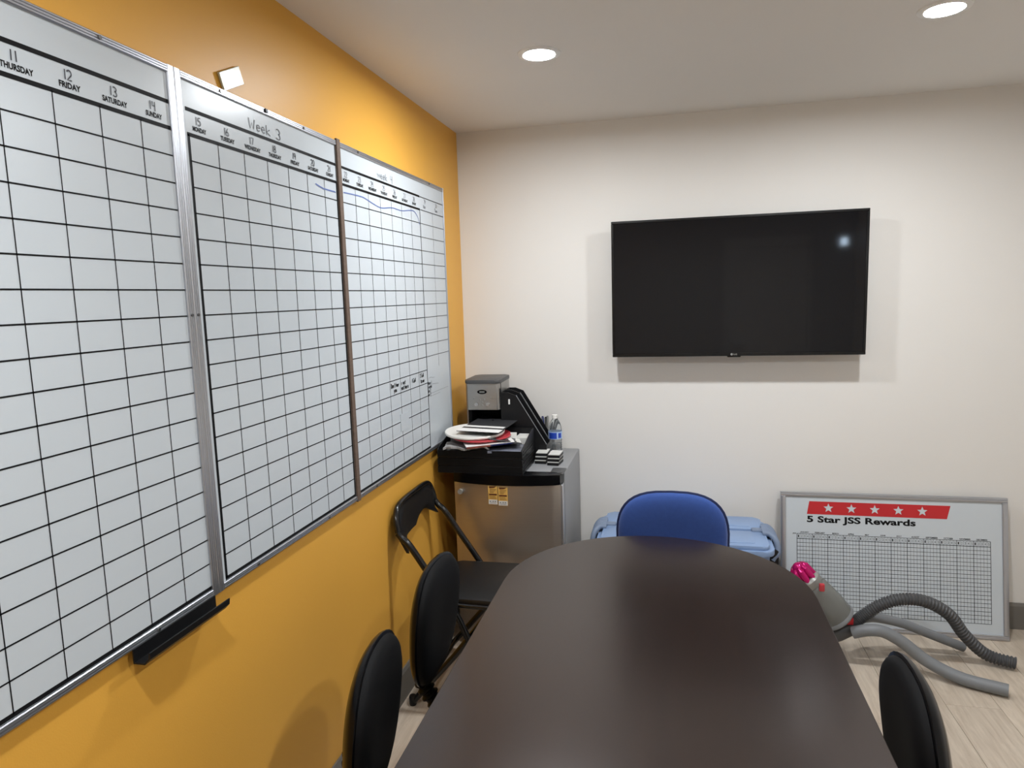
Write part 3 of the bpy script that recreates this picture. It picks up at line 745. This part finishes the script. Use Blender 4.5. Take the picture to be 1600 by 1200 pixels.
B().box(-0.1025, 0.1025, -0.1425, -0.085, 0.003, 0.0036).obj('white_flap', M['paper'], fl, False)
sheet('receipt', 'narrow paper receipt standing at the right of the pile', 'receipt', 0.352, -0.440, PZ+0.030, 0.03, 0.004, 0.055, 0.3, M['card_white'], -0.2, 0.05)

# coffee maker
t = thing('coffee_maker', 'stainless steel and black drip coffee maker in the corner on the fridge', 'coffee maker', (0.170, -0.181, FZ), 0.02)
CB = FZ
b = B(); hw = 0.086
def rrect(x0, x1, y0, y1, r, n=6):
    P = []
    for cx, cy, a0 in ((x1-r, y1-r, 0), (x0+r, y1-r, 90), (x0+r, y0+r, 180), (x1-r, y0+r, 270)):
        P += arc(cx, cy, r, r, a0, a0+90, n)
    return P
B().prism(rrect(-hw, hw, -0.125, 0.120, 0.03), 'z', 0.0, 0.028, 0.004).obj('base', M['blackplastic'], t)
B().prism(rrect(-hw+0.002, hw-0.002, 0.02, 0.118, 0.028), 'z', 0.028, 0.247).obj('water_tank', M['matteblack'], t)
B().prism(rrect(-hw+0.002, -hw+0.022, -0.085, 0.05, 0.006), 'z', 0.028, 0.247).obj('side_column', M['matteblack'], t)
B().prism(rrect(-hw, hw, -0.122, 0.120, 0.022), 'z', 0.247, 0.374).obj('brew_head', M['steel2'], t)
B().prism(rrect(-hw-0.003, hw+0.003, -0.126, 0.122, 0.026), 'z', 0.374, 0.392, 0.006).obj('lid', M['darkgrey'], t)
B().prism(rrect(-hw+0.012, hw-0.012, -0.1245, -0.10, 0.004), 'z', 0.252, 0.366, 0.001).obj('control_panel', M['steel2'], t)
fc = lambda u, v: (u, -0.1262, v)
b = B(); b.poly([fc(0.0+0.024*math.cos(2*PI*k/28), 0.335+0.0105*math.sin(2*PI*k/28)) for k in range(28)]); bd = b.obj('badge', M['blackgloss'], t, False)
b = B(); fc2 = lambda u, v: (u, -0.1266, v)
for k in range(4): rect(b, fc2, -0.012+0.0065*k, -0.0075+0.0065*k, 0.331, 0.339)
b.obj('badge_print', M['silverplastic'], bd, False)
for xx in (-0.028, 0.028):
    B().cyl((xx, -0.122, 0.275), (xx, -0.137, 0.275), 0.010, 0.009, 18).obj('knob', M['chrome'], t)
for xx, zz in ((-0.042, 0.304), (-0.012, 0.298), (0.010, 0.298), (0.042, 0.306), (0.0, 0.284), (0.0, 0.270)):
    B().cyl((xx, -0.123, zz), (xx, -0.1285, zz), 0.0042, 0.0035, 12).obj('button', M['silverplastic'], t)
B().box(hw-0.001, hw+0.002, -0.098, -0.092, 0.25, 0.374).box(hw-0.001, hw+0.0015, -0.112, -0.104, 0.31, 0.35).obj('side_seam', M['blackplastic'], t, False)
B().lathe([(0.052, 0.03), (0.066, 0.045), (0.070, 0.09), (0.062, 0.15), (0.045, 0.185), (0.047, 0.20), (0.03, 0.205)], (0, -0.055, 0), 28).obj('carafe', M['blackgloss'], t)
B().tube(spline([(0.045, -0.10, 0.19), (0.05, -0.135, 0.185), (0.05, -0.14, 0.12), (0.045, -0.115, 0.08)], 6), 0.007, 10).obj('carafe_handle', M['blackplastic'], t)

# magazine files
def magazine_file(y0, label):
    t = thing('magazine_file', label, 'magazine file', (0.37, y0, TOP), 0, 'magazine files on the fridge')
    w = 0.088
    side = [(-0.110, 0.0), (0.110, 0.0), (0.110, 0.075), (-0.035, 0.315), (-0.075, 0.330), (-0.110, 0.330)]
    for yy in (0.0, w-0.004):
        B().prism(side, 'y', yy, yy+0.004).obj('side_panel', M['blackplastic'], t, False)
    B().box(-0.110, -0.106, 0.004, w-0.004, 0.0, 0.330).obj('spine_panel', M['blackplastic'], t, False)
    B().box(-0.106, 0.110, 0.004, w-0.004, 0.0, 0.004).obj('bottom_panel', M['blackplastic'], t, False)
    B().box(0.106, 0.110, 0.004, w-0.004, 0.004, 0.075).obj('front_lip', M['blackplastic'], t, False)
    b = B(); b.tube([(0.109, 0.002, 0.078), (-0.034, 0.002, 0.316)], 0.0022, 8); b.obj('light_edge', M['greyplastic'], t)
    return t
f1 = magazine_file(-0.290, 'black magazine file with a white label, nearer one beside the coffee maker')
B().box(-0.072, -0.064, -0.0006, 0.0, 0.272, 0.297).obj('label_slip', M['paper'], f1, False)
magazine_file(-0.196, 'black magazine file against the white wall behind the other one')

# pen cup with pens
t = thing('pen_cup', 'black mesh pen holder behind the water bottle on the fridge', 'pen holder', (0.440, -0.062, FZ))
b = B()
for a in ((-0.036, 0.036, -0.036, -0.033), (-0.036, 0.036, 0.033, 0.036)): b.box(a[0], a[1], a[2], a[3], 0.0025, 0.095)
for a in ((-0.036, -0.033), (0.033, 0.036)): b.box(a[0], a[1], -0.033, 0.033, 0.0025, 0.095)
b.obj('wall_panel', M['blackplastic'], t, False)
B().box(-0.036, 0.036, -0.036, 0.036, 0.0, 0.0025).obj('cup_floor', M['blackplastic'], t, False)
B().box(0.037, 0.052, -0.034, 0.02, 0.0, 0.035, 0.002).obj('side_bin', M['darkgrey'], t)
PENS = [('blue capped pen', -0.016, -0.015, -0.16, 0.10, M['label_blue']), ('black pen', 0.0, 0.012, -0.02, 0.06, M['blackplastic']),
        ('grey marker', 0.006, -0.018, 0.03, 0.02, M['silverplastic']), ('brown pencil', 0.018, 0.008, 0.10, -0.05, M['brown_print']),
        ('dark blue marker', -0.008, 0.018, -0.1, -0.06, M['mag_blue']), ('black marker with tilted cap', 0.022, -0.006, 0.20, 0.04, M['blackgloss'])]
for i, (nm, px, py, ty, tx_, m_) in enumerate(PENS):
    p = thing('pen', nm + ' standing in the mesh pen holder', 'pen', (0.440+px, -0.062+py, FZ+0.004), 0, 'pens in the pen holder', rot=(tx_, ty, 0))
    L = 0.158+0.010*(i % 3)
    B().lathe([(0.001, 0.0), (0.0052, 0.012), (0.0056, L*0.62)], seg=12).obj('barrel', m_, p)
    B().lathe([(0.0065, L*0.62), (0.0065, L*0.96), (0.004, L)], seg=12).obj('cap', M['blackplastic'] if i % 2 else m_, p)
    B().box(-0.0012, 0.0012, -0.0075, -0.005, L*0.68, L*0.97).obj('clip', M['silverplastic'], p, False)

# water bottle
t = thing('water_bottle', 'clear plastic water bottle with blue label on the fridge', 'bottle', (0.505, -0.185, FZ))
prof = [(0.026, 0.0), (0.032, 0.004)]
for k in range(6): prof += [(0.033, 0.012+0.011*k), (0.0305, 0.0175+0.011*k)]
prof += [(0.033, 0.08), (0.0325, 0.125), (0.031, 0.145), (0.025, 0.165), (0.0165, 0.180), (0.0125, 0.186), (0.0125, 0.190)]
B().lathe(prof, seg=32).obj('bottle_body', M['pet'], t)
B().lathe([(0.0142, 0.1885), (0.0142, 0.204), (0.013, 0.2055)], seg=24).obj('cap', M['white_plastic'], t)
def wrap(r, z0, z1, a0, a1, m_, nm, par, n=14):
    b = B(); P = [(r*math.cos(math.radians(a0+(a1-a0)*k/n)), r*math.sin(math.radians(a0+(a1-a0)*k/n))) for k in range(n+1)]
    Q = [(p[0]*0.985, p[1]*0.985) for p in P]
    b.prism(P+Q[::-1], 'z', z0, z1); return b.obj(nm, m_, par)
lb = wrap(0.0345, 0.088, 0.124, 0, 360*0.999, M['label_pale'], 'label', t, 40)
wrap(0.0352, 0.091, 0.121, 225, 292, M['label_blue'], 'blue_block', lb)
wrap(0.0352, 0.094, 0.118, 305, 335, M['label_blue'], 'round_emblem', lb)

# small boxes of business cards
def card_box(x, y, z, rz, label):
    o = thing('card_box', label, 'box', (x, y, z), rz, 'small boxes of business cards on the fridge')
    B().box(-0.027, 0.027, -0.046, 0.046, 0, 0.0130, 0.0008, 1).obj('box_base', M['blackplastic'], o, False)
    B().box(-0.0265, 0.0265, -0.0455, 0.0455, 0.0130, 0.0170, 0.0006, 1).obj('box_lid', M['card_white'], o, False)
for i, w in enumerate(('bottom', 'middle', 'top')):
    card_box(0.462+0.002*i, -0.315+0.003*i, FZ+0.0005+0.0175*i, -0.03+0.02*i, w + ' box of the left pile of business card boxes')
for i, w in enumerate(('bottom', 'middle', 'top')):
    card_box(0.530+0.001*i, -0.345+0.002*i, FZ+0.0005+0.0175*i, -0.10+0.03*i, w + ' box of the right pile of business card boxes')
o = thing('card_box', 'small white box standing behind the business card boxes', 'box', (0.437, -0.222, FZ+0.0004), 0, 'small boxes of business cards on the fridge')
o.location = (0.497, -0.242, FZ)
B().box(-0.022, 0.022, -0.010, 0.010, 0, 0.034, 0.001, 1).obj('box_lid', M['card_white'], o, False)

# ------------------------------------------------------------------ blue tote against the back wall
t = thing('storage_tote', 'large blue grey plastic storage tote with lid against the white wall', 'storage tote', (1.118, -0.290, 0))
b = B(); a0 = rrect(-0.33, 0.33, -0.165, 0.165, 0.04, 5); a1 = rrect(-0.365, 0.365, -0.195, 0.195, 0.05, 5)
v0 = [b.bm.verts.new((*p, 0.0)) for p in a0]; v1 = [b.bm.verts.new((*p, 0.478)) for p in a1]
n = len(a0); b.bm.faces.new(v0); b.bm.faces.new(v1)
for i in range(n): b.bm.faces.new((v0[i], v0[(i+1) % n], v1[(i+1) % n], v1[i]))
b.obj('body', M['tote'], t)
B().prism(rrect(-0.388, 0.378, -0.222, 0.208, 0.05), 'z', 0.472, 0.498, 0.006).obj('lid', M['tote'], t)
for y0, y1, nm in ((0.015, 0.195, 'rear'), (-0.208, -0.012, 'front')):
    b = B(); b.prism(rrect(-0.366, 0.356, y0, y1, 0.03), 'z', 0.497, 0.516, 0.007)
    b.obj('lid_panel', M['tote'], t)
    b = B(); b.prism(rrect(-0.310, 0.300, y0+0.035, y1-0.035, 0.012), 'z', 0.5155, 0.5175, 0.0008); b.obj('raised_field', M['tote'], t)
for sgn, xo in ((-1, -0.366), (1, 0.356)):
    B().box(min(xo-sgn*0.055, xo), max(xo-sgn*0.055, xo), -0.020, 0.022, 0.507, 0.524, 0.005).obj('buckle', M['toteh'], t)
    hp = spline([(xo-sgn*0.01, 0.0, 0.520), (xo+sgn*0.018, -0.01, 0.521), (xo+sgn*0.040, -0.035, 0.500), (xo+sgn*0.045, -0.05, 0.455), (xo+sgn*0.024, -0.055, 0.42)], 6)
    b = B()
    for dy in (-0.05, -0.025, 0.0, 0.025, 0.05): b.tube([(p.x, p.y+dy, p.z) for p in hp], 0.0135, 10)
    b.obj('handle', M['toteh'], t)
    b = B(); b.box(min(xo+sgn*0.01, xo+sgn*0.05), max(xo+sgn*0.01, xo+sgn*0.05), -0.115, 0.01, 0.395, 0.47, 0.01); b.obj('handle_grip', M['blackplastic'], t)

# ------------------------------------------------------------------ rewards whiteboard on the floor
BW, BH = 0.965, 0.640
tilt = -0.155
t = thing('reward_board', 'white reward chart board with red star banner leaning on the white wall', 'whiteboard', (1.578, -0.128, 0.0), rot=(tilt, 0, 0))
B().box(0.004, BW-0.004, -0.010, 0.0, 0.004, BH-0.004).obj('writing_surface', M['board'], t, False)
fw = 0.022
for a in ((0, BW, 0, fw), (0, BW, BH-fw, BH)):
    B().prism([(0.002, a[2]), (-0.016, a[2]), (-0.018, a[2]+0.004), (-0.018, a[2]+0.010), (-0.016, a[2]+0.012), (-0.018, a[2]+0.014), (-0.018, a[3]-0.002), (-0.016, a[3]), (0.002, a[3])], 'x', a[0], a[1]).obj('frame_rail', M['alu'], t)
for a in ((0, fw), (BW-fw, BW)):
    B().prism([(a[0], 0.002), (a[0], -0.0165), (a[0]+0.003, -0.0185), (a[1]-0.003, -0.0185), (a[1], -0.0165), (a[1], 0.002)], 'z', fw, BH-fw).obj('frame_rail', M['alu'], t)
fr_ = lambda u, v: (u, -0.0106, v); fr2 = lambda u, v: (u, -0.0112, v)
OX = 1.578
def U(x): return x-OX
b = B(); b.poly([fr_(0.129, 0.596), fr_(0.735, 0.596), fr_(0.720, 0.535), fr_(0.118, 0.535)]); b.obj('red_banner', M['red_print'], t, False)
for k in range(5):
    b = B(); c = (0.214+0.1010*k, 0.566)
    P = [fr2(c[0]+(0.0225 if i % 2 == 0 else 0.0098)*math.sin(PI*i/5), c[1]+(0.0225 if i % 2 == 0 else 0.0098)*math.cos(PI*i/5)) for i in range(10)]
    b.poly(P); b.obj('star', M['board'], t, False)
b = B(); put_text(b, '5 Star JSS Rewards', fr_, 0.118, 0.590, 0.487, 0.527, 0.034); b.obj('title_lettering', M['ink'], t, False, kind='stuff')
gx, mp_, gt, gb, rt = 0.073, 0.0686, 0.440, 0.068, 0.416
b = B()
for k, mn in enumerate(('JANUARY', 'FEBRUARY', 'MARCH', 'APRIL', 'MAY', 'JUNE', 'JULY', 'AUGUST', 'SEPTEMBER', 'OCTOBER', 'NOVEMBER', 'DECEMBER')):
    w = len(mn)*0.0028; cx = gx+mp_*(k+.5)
    put_text(b, mn, fr_, cx-w, cx+w, gt+0.003, gt+0.0105, 0.02)
    for j in range(5):
        cx = gx+mp_*(k+(j+.5)/5); put_text(b, str(j+1), fr_, cx-0.0022, cx+0.0022, rt+0.006, gt-0.006, 0.0)
put_text(b, 'JSS', fr_, gx-0.020, gx-0.004, gt-0.004, gt+0.003, 0.02)
b.obj('small_lettering', M['ink'], t, False, kind='stuff')
b = B()
for k in range(13): rect(b, fr_, gx+mp_*k-0.0011, gx+mp_*k+0.0011, gb, gt)
rect(b, fr_, gx, gx+12*mp_, gt-0.0009, gt+0.0009); rect(b, fr_, gx, gx+12*mp_, rt-0.0013, rt+0.0013)
for k in range(19): z = gb+(rt-gb)*k/19; rect(b, fr_, gx, gx+12*mp_, z-0.0009, z+0.0009)
b.obj('grid_lines', M['ink'], t, False, kind='stuff')
b = B()
for k in range(12):
    for j in range(1, 5):
        xx = gx+mp_*(k+j/5); rect(b, fr_, xx-0.0006, xx+0.0006, gb, gt)
b.obj('fine_grid_lines', M['grey_print'], t, False, kind='stuff')

# ------------------------------------------------------------------ canister vacuum
t = thing('vacuum_cleaner', 'grey and magenta canister vacuum cleaner on the floor right of the table', 'vacuum cleaner', (1.66, -0.42, 0))
sh = Matrix.Translation((-1.66, 0.42, 0))
A = Vector((1.600, -0.44, 0.405)); Z = Vector((1.765, -0.42, 0.175)); ax = (Z-A).normalized()
def along(d, off=(0, 0, 0)): return A+ax*d+Vector(off)
B().tube([along(d) for d in (0.085, 0.10, 0.19, 0.262, 0.275, 0.283)], [0.050, 0.060, 0.074, 0.077, 0.072, 0.055], 28).xform(sh).obj('dust_bin', M['binclear'], t)
B().tube([along(d) for d in (0.10, 0.13, 0.24, 0.27)], [0.03, 0.045, 0.052, 0.03], 24).xform(sh).obj('bin_core', M['darkgrey'], t)
B().tube([along(d) for d in (0.255, 0.262, 0.270, 0.276)], [0.0775, 0.081, 0.081, 0.076], 28).xform(sh).obj('bin_rim', M['greyplastic'], t)
B().tube([along(d) for d in (0.045, 0.055, 0.082, 0.09)], [0.046, 0.054, 0.054, 0.048], 24).xform(sh).obj('cyclone_collar', M['silverplastic'], t)
u = ax.cross(Vector((0, 1, 0))).normalized(); v = ax.cross(u)
for k in range(8):
    a = 2*PI*k/8; off = (u*math.cos(a)+v*math.sin(a))
    B().tube([along(-0.012)+off*0.022, along(0.0)+off*0.030, along(0.03)+off*0.034, along(0.058)+off*0.040], [0.008, 0.0145, 0.014, 0.010], 12).xform(sh).obj('cyclone', M['magenta'], t)
B().ball(tuple(along(-0.004)), 0.026, 16, 10).xform(sh).obj('cyclone_cap', M['magenta'], t)
B().box(1.668, 1.690, -0.515, -0.498, 0.338, 0.372, 0.005).xform(sh).obj('bin_clip', M['red_plastic'], t)
B().ball((1.635, -0.40, 0.125), 0.125, 24, 16, (0.9, 0.8, 1.0)).xform(sh).obj('body', M['darkgrey'], t)
for yy in (-0.515, -0.285):
    B().cyl((1.62, yy-0.014, 0.10), (1.62, yy+0.014, 0.10), 0.10, seg=28).xform(sh).obj('wheel', M['greyplastic'], t)
B().tube([(1.70, -0.42, 0.10), (1.77, -0.42, 0.12), (1.835, -0.42, 0.150)], [0.045, 0.036, 0.027], 18).xform(sh).obj('hose_socket', M['darkgrey'], t)
B().box(1.795, 1.822, -0.447, -0.425, 0.168, 0.200, 0.005).xform(sh).obj('release_catch', M['red_print'], t)
P = spline([(1.825, -0.42, 0.165), (1.865, -0.425, 0.205), (1.92, -0.43, 0.255), (2.00, -0.43, 0.29), (2.10, -0.42, 0.285), (2.20, -0.40, 0.225), (2.27, -0.38, 0.13), (2.36, -0.37, 0.045), (2.46, -0.40, 0.03)], 16)
P2 = []
for i in range(len(P)-1):
    P2 += [P[i], P[i].lerp(P[i+1], .5)]
B().tube(P2, [0.026 if (i // 2) % 2 else 0.0215 for i in range(len(P2))], 16).xform(sh).obj('hose', M['darkgrey'], t)
Q = spline([(1.815, -0.46, 0.142), (1.87, -0.475, 0.165), (1.93, -0.48, 0.165), (2.00, -0.49, 0.130), (2.09, -0.51, 0.065), (2.20, -0.56, 0.030), (2.34, -0.62, 0.028)], 10)
B().tube(Q, 0.025, 18).xform(sh).obj('wand_tube', M['greyplastic'], t)
Q = spline([(1.86, -0.40, 0.180), (1.93, -0.36, 0.170), (2.04, -0.33, 0.140), (2.16, -0.31, 0.09), (2.30, -0.30, 0.035)], 8)
B().tube(Q, 0.020, 16).xform(sh).obj('extension_tube', M['greyplastic'], t)
